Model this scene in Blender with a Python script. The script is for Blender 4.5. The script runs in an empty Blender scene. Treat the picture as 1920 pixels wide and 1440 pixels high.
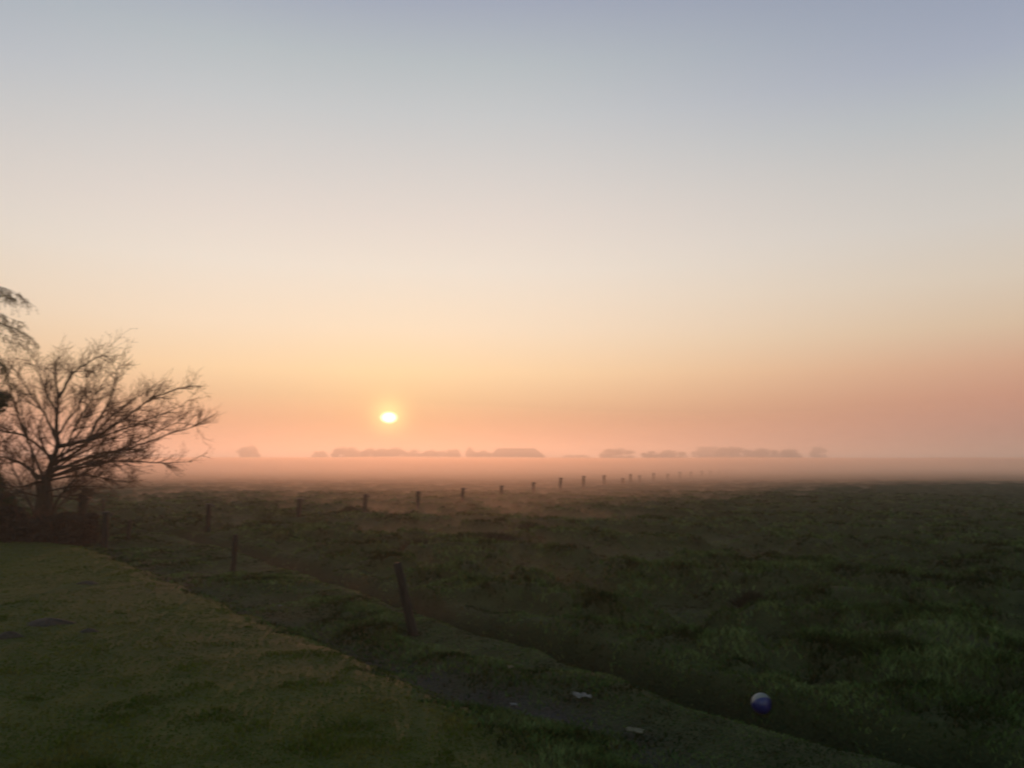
import bpy, bmesh, math, random
import numpy as np
from mathutils import Vector

random.seed(7)
rng = np.random.default_rng(11)
SC = bpy.context.scene
COL = SC.collection
R = math.radians

# ------------------------------------------------------------------ camera geometry (metres)
H = 2.3                      # eye height above the pasture
F = 1507.0                   # focal length in pixels of a 1920 wide frame
PITCH = math.atan(148.0 / F)
CP, SP = math.cos(PITCH), math.sin(PITCH)


def ray(px, py):
    a, b = (px - 960.0) / F, (720.0 - py) / F
    return np.array([a, CP - b * SP, SP + b * CP])


def on_ground(px, py, z=0.0):
    r = ray(px, py)
    t = (z - H) / r[2]
    return np.array([r[0] * t, r[1] * t])


def at_depth(px, py, Y):
    r = ray(px, py)
    t = Y / r[1]
    return np.array([r[0] * t, Y, H + r[2] * t])


def lin(r, g, b):
    def f(c):
        c /= 255.0
        return c / 12.92 if c <= 0.04045 else ((c + 0.055) / 1.055) ** 2.4
    return (f(r), f(g), f(b), 1.0)


# ------------------------------------------------------------------ numpy helpers
def _hash(i, j, s):
    n = (i * 374761393 + j * 668265263 + s * 1442695041) & 0x7FFFFFFF
    n = ((n ^ (n >> 13)) * 1274126177) & 0x7FFFFFFF
    return ((n ^ (n >> 16)) & 0xFFFF) / 65535.0


def vnoise(x, y, s=0):
    xi, yi = np.floor(x).astype(np.int64), np.floor(y).astype(np.int64)
    fx, fy = x - xi, y - yi
    fx, fy = fx * fx * (3 - 2 * fx), fy * fy * (3 - 2 * fy)
    a, b = _hash(xi, yi, s), _hash(xi + 1, yi, s)
    c, d = _hash(xi, yi + 1, s), _hash(xi + 1, yi + 1, s)
    return (a * (1 - fx) + b * fx) * (1 - fy) + (c * (1 - fx) + d * fx) * fy


def fbm(x, y, s=0, o=3):
    v, a, t = 0, 1.0, 0
    for k in range(o):
        v = v + a * vnoise(x * 2 ** k + 17.3 * k, y * 2 ** k - 9.1 * k, s + k)
        t += a
        a *= 0.5
    return v / t


def sstep(e0, e1, v):
    t = np.clip((v - e0) / (e1 - e0), 0, 1)
    return t * t * (3 - 2 * t)


def dist_poly(x, y, P):
    d = np.full(x.shape, 1e9)
    for (ax, ay), (bx, by) in zip(P[:-1], P[1:]):
        ux, uy = bx - ax, by - ay
        t = np.clip(((x - ax) * ux + (y - ay) * uy) / (ux * ux + uy * uy), 0, 1)
        d = np.minimum(d, np.hypot(x - ax - t * ux, y - ay - t * uy))
    return d


def inside(x, y, P):
    r = np.zeros(x.shape, bool)
    n = len(P)
    for i in range(n):
        (ax, ay), (bx, by) = P[i], P[(i + 1) % n]
        c = ((ay > y) != (by > y)) & (x < (bx - ax) * (y - ay) / (by - ay + 1e-12) + ax)
        r ^= c
    return r


# ------------------------------------------------------------------ mesh helpers
def link(o, parent=None):
    COL.objects.link(o)
    if parent is not None:
        o.parent = parent
    return o


def mesh(name, V, Fc, mat, parent=None, smooth=False, loc=None):
    """One mesh object out of a vertex array and a uniform face array (triangles or quads)."""
    V = np.asarray(V, np.float32)
    Fc = np.asarray(Fc, np.int32)
    me = bpy.data.meshes.new(name)
    me.vertices.add(len(V))
    me.vertices.foreach_set('co', V.ravel())
    k = Fc.shape[1]
    me.loops.add(Fc.size)
    me.loops.foreach_set('vertex_index', Fc.ravel())
    me.polygons.add(len(Fc))
    me.polygons.foreach_set('loop_start', np.arange(0, Fc.size, k, dtype=np.int32))
    me.polygons.foreach_set('loop_total', np.full(len(Fc), k, np.int32))
    if smooth:
        me.polygons.foreach_set('use_smooth', np.ones(len(Fc), bool))
    me.update(calc_edges=True)
    me.validate()
    if mat is not None:
        me.materials.append(mat)
    o = bpy.data.objects.new(name, me)
    if loc is not None:
        o.location = loc
    return link(o, parent)


def thing(name, loc, label, cat, group=None, rz=0.0):
    o = bpy.data.objects.new(name, None)
    o.empty_display_size = 0.2
    o.location = loc
    o.rotation_euler = (0, 0, rz)
    return tag(link(o), label, cat, group)


def tag(o, label=None, cat=None, group=None, kind=None):
    if label:
        o['label'] = label
    if cat:
        o['category'] = cat
    if group:
        o['group'] = group
    if kind:
        o['kind'] = kind
    return o


def copy_tree(o, parent=None):
    c = o.copy()
    COL.objects.link(c)
    c.parent = parent
    for ch in list(o.children):
        copy_tree(ch, c)
    return c


class Tubes:
    """Collects tapered tubes into one quad mesh."""
    def __init__(self):
        self.V, self.Q, self.n = [], [], 0

    def add(self, pts, rad, sides=5):
        P = np.asarray(pts, float)
        m = len(P)
        T = np.gradient(P, axis=0)
        T /= np.linalg.norm(T, axis=1, keepdims=True) + 1e-9
        ref = np.array([0.13, 0.21, 0.97]) if abs(T[0][2]) < 0.9 else np.array([0.97, 0.1, 0.2])
        A = np.cross(T, ref)
        A /= np.linalg.norm(A, axis=1, keepdims=True) + 1e-9
        B = np.cross(T, A)
        ang = np.linspace(0, 2 * math.pi, sides, endpoint=False)
        rr = np.asarray(rad, float).reshape(-1, 1, 1)
        ring = P[:, None, :] + rr * (np.cos(ang)[None, :, None] * A[:, None, :] + np.sin(ang)[None, :, None] * B[:, None, :])
        self.V.append(ring.reshape(-1, 3))
        i = np.arange(m - 1)[:, None] * sides + self.n
        k = np.arange(sides)[None, :]
        k2 = (k + 1) % sides
        q = np.stack([i + k, i + k2, i + sides + k2, i + sides + k], -1).reshape(-1, 4)
        self.Q.append(q)
        e = self.n + (m - 1) * sides
        if sides >= 4:
            for j in range(1, sides - 2, 2):      # end cap
                self.Q.append(np.array([[e, e + j, e + j + 1, e + j + 2]]))
        self.n += m * sides

    def build(self, name, mat, parent=None, base=(0, 0, 0)):
        return mesh(name, np.concatenate(self.V) - np.asarray(base), np.concatenate(self.Q), mat, parent, True)


def leaf_tris(C, size, jit=1.0, flat=0.0):
    """Small random triangles round the points C."""
    n = len(C)
    a = rng.normal(size=(n, 3))
    a[:, 2] *= 1 - flat
    a /= np.linalg.norm(a, axis=1, keepdims=True)
    b = rng.normal(size=(n, 3))
    b -= (b * a).sum(1, keepdims=True) * a
    b /= np.linalg.norm(b, axis=1, keepdims=True)
    s = (size * rng.uniform(0.6, 1.4, n))[:, None]
    V = np.stack([C - a * s * 0.5 - b * s * 0.28, C - a * s * 0.5 + b * s * 0.28, C + a * s * 0.6], 1).reshape(-1, 3)
    return V, np.arange(3 * n).reshape(-1, 3)


def ball_points(n, power=0.45):
    d = rng.normal(size=(n, 3))
    d /= np.linalg.norm(d, axis=1, keepdims=True)
    return d * (rng.uniform(0, 1, n) ** power)[:, None]


# ------------------------------------------------------------------ materials
def new_mat(name):
    m = bpy.data.materials.new(name)
    m.use_nodes = True
    nt = m.node_tree
    return m, nt, nt.nodes['Principled BSDF']


def noise_mat(name, c1, c2, scale=8.0, rough=0.85, bump=0.3, stretch=(1, 1, 1), spec=0.2, detail=5):
    m, nt, p = new_mat(name)
    tc = nt.nodes.new('ShaderNodeTexCoord')
    mp = nt.nodes.new('ShaderNodeMapping')
    mp.inputs['Scale'].default_value = stretch
    nz = nt.nodes.new('ShaderNodeTexNoise')
    nz.inputs['Scale'].default_value = scale
    nz.inputs['Detail'].default_value = detail
    cr = nt.nodes.new('ShaderNodeValToRGB')
    cr.color_ramp.elements[0].position, cr.color_ramp.elements[1].position = 0.32, 0.7
    cr.color_ramp.elements[0].color, cr.color_ramp.elements[1].color = (*c1, 1), (*c2, 1)
    bp = nt.nodes.new('ShaderNodeBump')
    bp.inputs['Strength'].default_value = bump
    bp.inputs['Distance'].default_value = 0.02
    L = nt.links.new
    L(tc.outputs['Object'], mp.inputs['Vector'])
    L(mp.outputs['Vector'], nz.inputs['Vector'])
    L(nz.outputs['Fac'], cr.inputs['Fac'])
    L(cr.outputs['Color'], p.inputs['Base Color'])
    L(nz.outputs['Fac'], bp.inputs['Height'])
    L(bp.outputs['Normal'], p.inputs['Normal'])
    p.inputs['Roughness'].default_value = rough
    p.inputs['Specular IOR Level'].default_value = spec
    return m


M_bark = noise_mat('bark', (0.03, 0.022, 0.017), (0.075, 0.055, 0.042), 14, stretch=(1, 1, 0.25), bump=0.6)
M_twig = noise_mat('twig_bark', (0.07, 0.03, 0.019), (0.13, 0.06, 0.037), 6)
M_bud = noise_mat('bud_leaf', (0.14, 0.075, 0.03), (0.22, 0.13, 0.05), 5)
M_birch_leaf = noise_mat('hanging_leaf', (0.16, 0.10, 0.045), (0.26, 0.18, 0.07), 4)
M_birch_bark = noise_mat('pale_bark', (0.10, 0.09, 0.08), (0.4, 0.38, 0.35), 6, stretch=(1, 1, 3))
M_evergreen = noise_mat('evergreen_leaf', (0.03, 0.045, 0.022), (0.05, 0.07, 0.03), 5)
M_hedge = noise_mat('hedge_twig', (0.03, 0.024, 0.018), (0.06, 0.046, 0.036), 5)
M_post = noise_mat('weathered_post', (0.012, 0.01, 0.008), (0.04, 0.033, 0.028), 10, stretch=(4, 4, 0.4), bump=0.7)
M_insul = noise_mat('dark_plastic', (0.015, 0.015, 0.016), (0.03, 0.03, 0.03), 20, rough=0.5)
M_far_leaf = noise_mat('far_foliage', (0.03, 0.035, 0.018), (0.07, 0.075, 0.04), 0.4)
M_roof = noise_mat('barn_roof', (0.07, 0.05, 0.045), (0.12, 0.085, 0.07), 0.8, stretch=(4, 1, 1))
M_wall = noise_mat('barn_wall', (0.22, 0.13, 0.10), (0.3, 0.19, 0.15), 2)
M_door = noise_mat('barn_door', (0.05, 0.06, 0.05), (0.08, 0.09, 0.08), 3)
M_white = noise_mat('ball_white', (0.12, 0.13, 0.13), (0.22, 0.22, 0.21), 9, rough=0.35, bump=0.05, spec=0.5)
M_blue = noise_mat('ball_blue', (0.008, 0.012, 0.09), (0.016, 0.022, 0.14), 9, rough=0.35, bump=0.05, spec=0.5)
M_paper = noise_mat('pale_scrap', (0.07, 0.07, 0.07), (0.2, 0.2, 0.195), 30, rough=0.6)
M_yellow = noise_mat('yellowish_scrap', (0.07, 0.066, 0.04), (0.12, 0.115, 0.075), 30, rough=0.6)
M_earth = noise_mat('dark_earth', (0.022, 0.018, 0.014), (0.05, 0.042, 0.032), 22, bump=0.8)
M_tuss = noise_mat('tussock_blade', (0.01, 0.014, 0.006), (0.022, 0.028, 0.011), 9)


def grass_mat(name, c1, c2, c3, spread=(0.6, 1.45)):
    """Blade material: colour varies from plant to plant and in wide patches."""
    m, nt, p = new_mat(name)
    L = nt.links.new
    geo = nt.nodes.new('ShaderNodeNewGeometry')
    n1 = nt.nodes.new('ShaderNodeTexNoise')
    n1.inputs['Scale'].default_value = 1.3
    n1.inputs['Detail'].default_value = 4
    L(geo.outputs['Position'], n1.inputs['Vector'])
    cr = nt.nodes.new('ShaderNodeValToRGB')
    cr.color_ramp.elements[0].position, cr.color_ramp.elements[1].position = 0.40, 0.62
    cr.color_ramp.elements[0].color, cr.color_ramp.elements[1].color = (*c1, 1), (*c3, 1)
    e = cr.color_ramp.elements.new(0.51)
    e.color = (*c2, 1)
    L(n1.outputs['Fac'], cr.inputs['Fac'])
    hs = nt.nodes.new('ShaderNodeHueSaturation')
    mr = nt.nodes.new('ShaderNodeMapRange')
    mr.inputs['To Min'].default_value, mr.inputs['To Max'].default_value = spread
    L(geo.outputs['Random Per Island'], mr.inputs['Value'])
    L(mr.outputs['Result'], hs.inputs['Value'])
    L(cr.outputs['Color'], hs.inputs['Color'])
    L(hs.outputs['Color'], p.inputs['Base Color'])
    p.inputs['Roughness'].default_value = 0.6
    p.inputs['Specular IOR Level'].default_value = 0.0
    return m


M_grass = grass_mat('pasture_blade', (0.013, 0.026, 0.007), (0.046, 0.076, 0.022), (0.088, 0.118, 0.044))
M_lawn = grass_mat('lawn_blade', (0.05, 0.072, 0.012), (0.075, 0.094, 0.016), (0.10, 0.098, 0.024), (0.8, 1.2))


def ground_mat():
    m, nt, p = new_mat('ground_cover')
    L = nt.links.new
    geo = nt.nodes.new('ShaderNodeNewGeometry')
    at = nt.nodes.new('ShaderNodeAttribute')
    at.attribute_name = 'zone'
    sep = nt.nodes.new('ShaderNodeSeparateColor')
    L(at.outputs['Color'], sep.inputs['Color'])

    def noise(scale, detail=5):
        n = nt.nodes.new('ShaderNodeTexNoise')
        n.inputs['Scale'].default_value = scale
        n.inputs['Detail'].default_value = detail
        L(geo.outputs['Position'], n.inputs['Vector'])
        return n.outputs['Fac']

    def ramp(fac, a, b, p0=0.35, p1=0.65):
        c = nt.nodes.new('ShaderNodeValToRGB')
        c.color_ramp.elements[0].position, c.color_ramp.elements[1].position = p0, p1
        c.color_ramp.elements[0].color, c.color_ramp.elements[1].color = (*a, 1), (*b, 1)
        L(fac, c.inputs['Fac'])
        return c.outputs['Color']

    def mix(f, a, b):
        x = nt.nodes.new('ShaderNodeMix')
        x.data_type = 'RGBA'
        L(f, x.inputs['Factor'])
        L(a, x.inputs['A'])
        L(b, x.inputs['B'])
        return x.outputs['Result']

    fine, mid, wide = noise(35, 6), noise(3.0, 6), noise(0.25, 4)
    pasture = mix(wide, ramp(mid, (0.016, 0.026, 0.009), (0.045, 0.06, 0.024)), ramp(fine, (0.028, 0.034, 0.014), (0.06, 0.062, 0.03)))
    lawn = mix(wide, ramp(mid, (0.046, 0.066, 0.012), (0.07, 0.088, 0.017)), ramp(fine, (0.045, 0.05, 0.018), (0.068, 0.062, 0.026)))
    mud = ramp(fine, (0.02, 0.019, 0.018), (0.055, 0.052, 0.05))
    peat_shade = ramp(fine, (0.008, 0.015, 0.006), (0.02, 0.034, 0.013))  # wet ditch floor, darkened further to paint in the recess shade
    dry = ramp(fine, (0.06, 0.042, 0.022), (0.105, 0.075, 0.042))
    c = mix(sep.outputs['Red'], pasture, lawn)
    c = mix(sep.outputs['Blue'], c, dry)
    c = mix(sep.outputs['Green'], c, mud)
    c = mix(at.outputs['Alpha'], c, peat_shade)
    L(c, p.inputs['Base Color'])
    bp = nt.nodes.new('ShaderNodeBump')
    bp.inputs['Strength'].default_value = 0.7
    bp.inputs['Distance'].default_value = 0.04
    L(fine, bp.inputs['Height'])
    L(bp.outputs['Normal'], p.inputs['Normal'])
    p.inputs['Roughness'].default_value = 0.95
    p.inputs['Specular IOR Level'].default_value = 0.1
    return m


# ------------------------------------------------------------------ ground
LAWN_EDGE = [on_ground(*p) for p in [(-700, 1012), (-200, 1015), (60, 1017), (150, 1024), (200, 1046), (300, 1086), (430, 1144), (560, 1198),
                                     (690, 1255), (830, 1335), (960, 1405), (1060, 1470), (1200, 1600), (1500, 2100)]]
LAWN = LAWN_EDGE + [np.array([3.0, -30.0]), np.array([-60.0, -30.0]), np.array([-60.0, 22.0])]
DITCH1 = [on_ground(*p) for p in [(60, 1008), (215, 1040), (330, 1092), (430, 1136), (600, 1192), (750, 1240), (900, 1300), (1050, 1330), (1160, 1362),
                                  (1400, 1480), (1800, 1700)]]
DITCH2 = [on_ground(*p) for p in [(330, 1000), (480, 1035), (600, 1072), (720, 1108), (820, 1142), (950, 1182), (1060, 1212), (1150, 1247), (1250, 1277),
                                  (1380, 1318), (1480, 1345), (1600, 1375), (1750, 1405), (1920, 1432), (2400, 1520)]]
DRY = [on_ground(*p) for p in [(260, 1100), (400, 1150), (520, 1200), (640, 1250)]]
RED = [on_ground(*p) for p in [(270, 1045), (300, 1062), (340, 1085)]]
MUD = [on_ground(*p) for p in [(800, 1262), (900, 1300), (1060, 1328)]]


STRIP = DITCH2 + [np.array([30.0, 3.0]), np.array([30.0, -40.0]), np.array([-70.0, -40.0]), np.array([-70.0, 25.0]), np.array([-14.0, 25.0])]


def zones(x, y):
    dl = dist_poly(x, y, LAWN_EDGE)
    sd = np.where(inside(x, y, LAWN), dl, -dl) + 0.55 * (fbm(x * 1.9, y * 1.9, 5) - 0.5)
    lawn = sstep(-0.45, 0.25, sd)
    w = fbm(x * 1.1, y * 1.1, 40) - 0.5
    d1, d2 = dist_poly(x, y, DITCH1) + 0.3 * w, dist_poly(x, y, DITCH2) + 0.25 * w
    return lawn, d1, d2


def height(x, y, full=True):
    x, y = np.asarray(x, float), np.asarray(y, float)
    lawn, d1, d2 = zones(x, y)
    r = np.hypot(x, y)
    fade = 1 - sstep(60, 160, r)
    strip = inside(x, y, STRIP) * 1.0
    h = 0.12 * (fbm(x * 0.16, y * 0.22, 1) - 0.5) * (1 - sstep(150, 400, r))
    hum = fbm(x * 0.85 + 0.4 * y, y * 1.05, 2, 3)
    rough = (sstep(0.36, 0.72, hum) - 0.4) * 0.46 + 0.10 * (fbm(x * 3.1, y * 3.4, 3, 2) - 0.5)
    bank = np.exp(-((d2 - 0.75) / 0.45) ** 2) * 0.05
    h = h * (1 - 0.75 * lawn) + (1 - lawn) * rough * (0.25 + 0.75 * sstep(0.35, 1.5, d2)) * (0.35 + 0.65 * sstep(0.2, 1.5, d1)) * fade * (1 - 0.62 * strip)
    h = h + lawn * 0.09 + 0.02 * lawn * (fbm(x * 0.9, y * 0.9, 8) - 0.5)
    h = h - 0.13 * np.exp(-(d1 / 0.42) ** 2) * (1 - 0.8 * lawn) - 0.62 * np.exp(-(d2 / 0.33) ** 4) * fade + bank
    return h


def hz(x, y):
    return float(height(np.array([x]), np.array([y]))[0])


azs = np.concatenate([np.radians(np.arange(-180, -46, 3.0)), np.radians(np.linspace(-46, 46, 620)), np.radians(np.arange(49, 180, 3.0))])
rs = np.concatenate([[0.6, 1.5, 2.5, 3.5, 4.5], np.geomspace(5.2, 120, 430), np.geomspace(125, 2900, 40)])
AZ, RR = np.meshgrid(azs, rs)
GX, GY = (np.sin(AZ) * RR).ravel(), (np.cos(AZ) * RR).ravel()
GZ = height(GX, GY)
na, nr = len(azs), len(rs)
i, k = np.meshgrid(np.arange(nr - 1), np.arange(na), indexing='ij')
k2 = (k + 1) % na
FQ = np.stack([i * na + k, i * na + k2, (i + 1) * na + k2, (i + 1) * na + k], -1).reshape(-1, 4)[:, ::-1]
FQ = np.concatenate([FQ, np.stack([np.full(na // 2 - 1, 0), np.arange(1, na - 2, 2)[:na // 2 - 1], np.arange(2, na - 1, 2)[:na // 2 - 1], np.arange(3, na, 2)[:na // 2 - 1]], -1)])
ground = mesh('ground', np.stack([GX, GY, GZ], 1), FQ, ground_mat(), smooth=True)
tag(ground, 'rough dark green pasture with mown lawn and shallow ditches', kind='structure')
lawn_w, d1_w, d2_w = zones(GX, GY)
peat_shadev = np.exp(-(d2_w / 0.42) ** 4) * (1 - sstep(35, 60, np.hypot(GX, GY)))  # along the second ditch: wet soil plus painted shade
mudv = np.exp(-(dist_poly(GX, GY, MUD) / 0.5) ** 2) * (0.4 + 0.6 * sstep(0.3, 0.6, fbm(GX * 2.2, GY * 2.2, 33)))
mudv = np.maximum(mudv, 0.6 * np.exp(-(d1_w / 0.3) ** 2)) * (1 - 0.8 * lawn_w)
dryv = np.maximum(0.4 * np.exp(-(dist_poly(GX, GY, DRY) / 1.3) ** 2), np.exp(-(dist_poly(GX, GY, RED) / 0.8) ** 2)) * sstep(0.3, 0.65, fbm(GX * 0.8, GY * 0.8, 21))
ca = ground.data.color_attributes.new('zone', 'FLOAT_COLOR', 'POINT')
ca.data.foreach_set('color', np.stack([lawn_w, mudv, dryv, peat_shadev], 1).astype(np.float32).ravel())


# ------------------------------------------------------------------ grass
def blades(n, r0, r1, half, keep):
    """Scatter n points in the view's ground sector, thinning with distance."""
    a = rng.uniform(-half, half, n)
    r = r0 * (r1 / r0) ** rng.uniform(0, 1, n)
    x, y = np.sin(a) * r, np.cos(a) * r
    lawn, d1, d2 = zones(x, y)
    ok = keep(x, y, lawn, d1, d2)
    return x[ok], y[ok], r[ok], lawn[ok], d1[ok], d2[ok]


def blade_mesh(name, x, y, r, hgt, wid, mat, label, lean=0.5):
    n = len(x)
    z = height(x, y) - 0.01
    a = rng.uniform(0, 2 * math.pi, n)
    fa = rng.uniform(0, 2 * math.pi, n)
    ln = hgt * rng.uniform(0.15, 1.0, n) * lean
    base = np.stack([x, y, z], 1)
    side = np.stack([np.cos(fa), np.sin(fa), np.zeros(n)], 1) * (wid / 2)[:, None]
    mid = base + np.stack([np.cos(a) * ln * 0.35, np.sin(a) * ln * 0.35, hgt * 0.6], 1)
    tip = base + np.stack([np.cos(a) * ln, np.sin(a) * ln, hgt * 0.95], 1)
    V = np.stack([base - side, base + side, mid - side * 0.7, mid + side * 0.7, tip], 1).reshape(-1, 3)
    b = np.arange(n)[:, None] * 5
    T = np.concatenate([b + [0, 1, 3], b + [0, 3, 2], b + [2, 3, 4]], 1).reshape(-1, 3)
    o = mesh(name, V, T, mat)
    return tag(o, label, kind='stuff')


def keep_field(x, y, lawn, d1, d2):
    st = inside(x, y, STRIP) * 1.0
    p = (1 - lawn) * np.maximum(0.25 + 0.75 * sstep(0.3, 0.6, fbm(x * 1.7, y * 1.7, 31)), 0.8 * st)
    p = p * (1 - 0.9 * np.exp(-(d2 / 0.24) ** 2)) * (1 - 0.95 * np.exp(-(dist_poly(x, y, MUD) / 0.45) ** 2)) * (1 - 0.45 * np.exp(-(d1 / 0.25) ** 2))
    return rng.uniform(0, 1, len(x)) < p


x, y, r, lw, d1, d2 = blades(420000, 5.5, 60, R(40), keep_field)
ballx, bally = rng.normal(size=(2, 260)) * 0.16
bx0, by0 = on_ground(1428, 1340)
x, y = np.concatenate([x, bx0 + ballx]), np.concatenate([y, by0 - 0.1 + bally])
r = np.hypot(x, y)
lw, d1, d2 = zones(x, y)
hum = fbm(x * 0.85 + 0.4 * y, y * 1.05, 2, 3)
hg = (0.042 + 0.085 * sstep(0.36, 0.72, hum) * (0.2 + 0.8 * sstep(0.5, 1.6, d2))) * rng.uniform(0.5, 1.3, len(x)) * (1 - 0.35 * sstep(30, 60, r)) * (1 - 0.4 * inside(x, y, STRIP))
blade_mesh('pasture_grass', x, y, r, hg, 0.006 + 0.0016 * r, M_grass, 'rough tufted pasture grass beyond the ditches', lean=1.1)

x, y, r, lw, d1, d2 = blades(330000, 5.5, 30, R(42), lambda x, y, l, a, b: (rng.uniform(0, 1, len(x)) < np.maximum(l, 0.45 * (1 - sstep(0.2, 1.1, dist_poly(x, y, LAWN_EDGE)))) * (0.55 + 0.45 * sstep(0.35, 0.55, fbm(x * 1.5, y * 1.9, 78)))) & (x < 3.5))
hg = 0.02 * rng.uniform(0.5, 1.4, len(x)) * (0.75 + 0.6 * fbm(x * 0.7, y * 0.7, 9)) * (1 + 0.8 * sstep(0.6, 0.72, fbm(x * 2.3, y * 2.3, 77)))
blade_mesh('lawn_grass', x, y, r, hg, 0.007 + 0.0016 * r, M_lawn, 'short mown lawn grass at lower left')


# ------------------------------------------------------------------ tussocks, molehills
def tussock(px, py, wpx, hpx, label):
    gx, gy = on_ground(px, py + hpx * 0.4)
    s = gy / F
    rx, hh = wpx * s * 0.5, max(hpx * s * 1.6, 0.16)
    o = thing('grass_tussock', (gx, gy, hz(gx, gy) - 0.03), label, 'tussock', 'dark tussocks in the pasture')
    n = 700
    p = rng.normal(size=(n, 2)) * np.array([rx * 0.45, 0.16])
    e = np.exp(-((p[:, 0] / rx) ** 2 + (p[:, 1] / 0.4) ** 2))
    hgt = hh * e * rng.uniform(0.6, 1.2, n)
    an = rng.uniform(0, 2 * math.pi, n)
    base = np.stack([p[:, 0], p[:, 1], np.zeros(n)], 1)
    side = np.stack([np.cos(an), np.sin(an), 0 * an], 1) * 0.016
    out = np.stack([p[:, 0] * 0.5 + rng.normal(size=n) * 0.05, p[:, 1] * 0.5 + rng.normal(size=n) * 0.05, hgt], 1)
    V = np.stack([base - side, base + side, base + out], 1).reshape(-1, 3)
    mesh('blades', V, np.arange(3 * n).reshape(-1, 3), M_tuss, o)
    mesh('root_mound', *dome(rx * 0.85, 0.25, hh * 0.55), M_earth, o, True)
    return o


def dome(rx, ry, h, seg=20, rings=7, wob=0.18):
    V, Q = [], []
    ph = rng.uniform(0, 6.28)
    for a in range(rings):
        t = a / (rings - 1)
        rad = 1 - t
        for b in range(seg):
            an = 2 * math.pi * b / seg
            w = 1 + wob * math.sin(3 * an + ph) + wob * 0.6 * math.sin(5 * an + 2 * ph + t * 3)
            V.append((rx * rad * w * math.cos(an), ry * rad * w * math.sin(an), h * (1 - rad ** 2) * (0.9 + 0.1 * w) - 0.02 * rad))
    for a in range(rings - 1):
        for b in range(seg):
            b2 = (b + 1) % seg
            Q.append((a * seg + b, a * seg + b2, (a + 1) * seg + b2, (a + 1) * seg + b))
    return np.array(V), np.array(Q)


tussock(790, 1025, 78, 20, 'widest dark grass tussock, just above and right of the leaning front post')
tussock(995, 998, 80, 13, 'long flat dark tussock farthest out in the pasture, below mid fence row')
tussock(925, 1022, 90, 9, 'low dark tussock in mid pasture between the two bigger tussocks')
tussock(655, 969, 36, 9, 'small dark tussock at the foot of the fence row below the sun')
tussock(1410, 1125, 56, 20, 'round dark tussock alone in the open pasture above the blue ball')


def molehill(px, py, wpx, hpx, label):
    gx, gy = on_ground(px, py + hpx * 0.5)
    s = gy / F
    o = mesh('molehill', *dome(wpx * s * 0.5, wpx * s * 0.3, max(hpx * s, 0.05)), M_earth, None, True, (gx, gy, hz(gx, gy) - 0.005))
    tag(o, label, 'molehill', 'molehills on the lawn')


molehill(90, 1178, 95, 11, 'long low dark earth mound, widest one on the mown lawn')
molehill(15, 1203, 60, 12, 'dark earth mound on the lawn cut by the left picture edge')
molehill(165, 1101, 48, 6, 'small thin dark earth mound highest up on the lawn')
molehill(165, 1195, 46, 7, 'small dark earth mound on the lawn beside the long mound')


# ------------------------------------------------------------------ fence posts
def make_post(h, r, top_insulator=True, sharp=False):
    o = bpy.data.objects.new('fence_post', None)
    link(o)
    tb = Tubes()
    n = 7
    zz = np.linspace(-0.15, h, n)
    pts = np.stack([rng.normal(size=n) * r * 0.08, rng.normal(size=n) * r * 0.08, zz], 1)
    rad = r * (1.08 - 0.16 * np.linspace(0, 1, n)) * rng.uniform(0.95, 1.05, n)
    pts = np.concatenate([pts, [[pts[-1][0], pts[-1][1], h + 0.012]]])
    rad = np.concatenate([rad, [rad[-1] * 0.75]])
    tb.add(pts, rad, 10)
    tb.build('shaft', M_post, o)
    if top_insulator:
        tb = Tubes()
        tb.add([(-r * 1.0, 0, h - 0.07), (r * 2.0, 0, h - 0.05)], [0.016, 0.016], 8)
        tb.add([(r * 1.7, 0, h - 0.085), (r * 1.7, 0, h + 0.005)], [0.032, 0.032], 8)
        tb.build('insulator', M_insul, o)
        tb = Tubes()
        tb.add([(0, 0, h - 0.005), (0, 0, h + 0.02), (0, 0, h + 0.035)], [r * 1.28, r * 1.3, r * 0.9], 10)
        tb.build('cap', M_insul, o)
    return o


ORD = ['first', 'second', 'third', 'fourth', 'fifth', 'sixth', 'seventh', 'eighth', 'ninth', 'tenth', 'eleventh', 'twelfth', 'thirteenth', 'fourteenth',
       'fifteenth', 'sixteenth', 'seventeenth', 'eighteenth', 'nineteenth', 'twentieth', 'twenty-first', 'twenty-second']
row = [207, 397, 565, 687, 785, 868, 940, 1000, 1050, 1093, 1132, 1166, 1181, 1198, 1224, 1250, 1273, 1293, 1314, 1330, 1347, 1361]
tops = {207: 962, 397: 946, 565: 936, 687: 928, 785: 922, 868: 915.5, 940: 911, 1000: 905}
proto = [make_post(0.95, 0.085), make_post(0.95, 0.08), make_post(0.95, 0.09)]
used = [False] * 3
for n, px in enumerate(row):
    u = (px - 960.0) / F
    Y = 19.8 / (0.378 - u)
    X = u * Y
    q = n % 3
    if not used[q]:
        o, used[q] = proto[q], True
    else:
        o = copy_tree(proto[q])
    z = hz(X, Y)
    o.location = (X, Y, z)
    hp = 0.95
    if px in tops:
        hp = at_depth(px, tops[px], Y)[2] - z
    o.scale = (1, 1, hp / 0.95)
    o.rotation_euler = (R(rng.uniform(-1.5, 1.5)), R(rng.uniform(-2, 2)), R(rng.uniform(-25, 25)))
    where = 'grey wooden fence post, %s from the left in the long row across the pasture' % ORD[n]
    if n == 0:
        where = 'dark fence post with side insulator, leftmost of the long row, right of the bare tree'
    tag(o, where, 'fence post', 'fence posts in a row receding into the mist')


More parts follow.
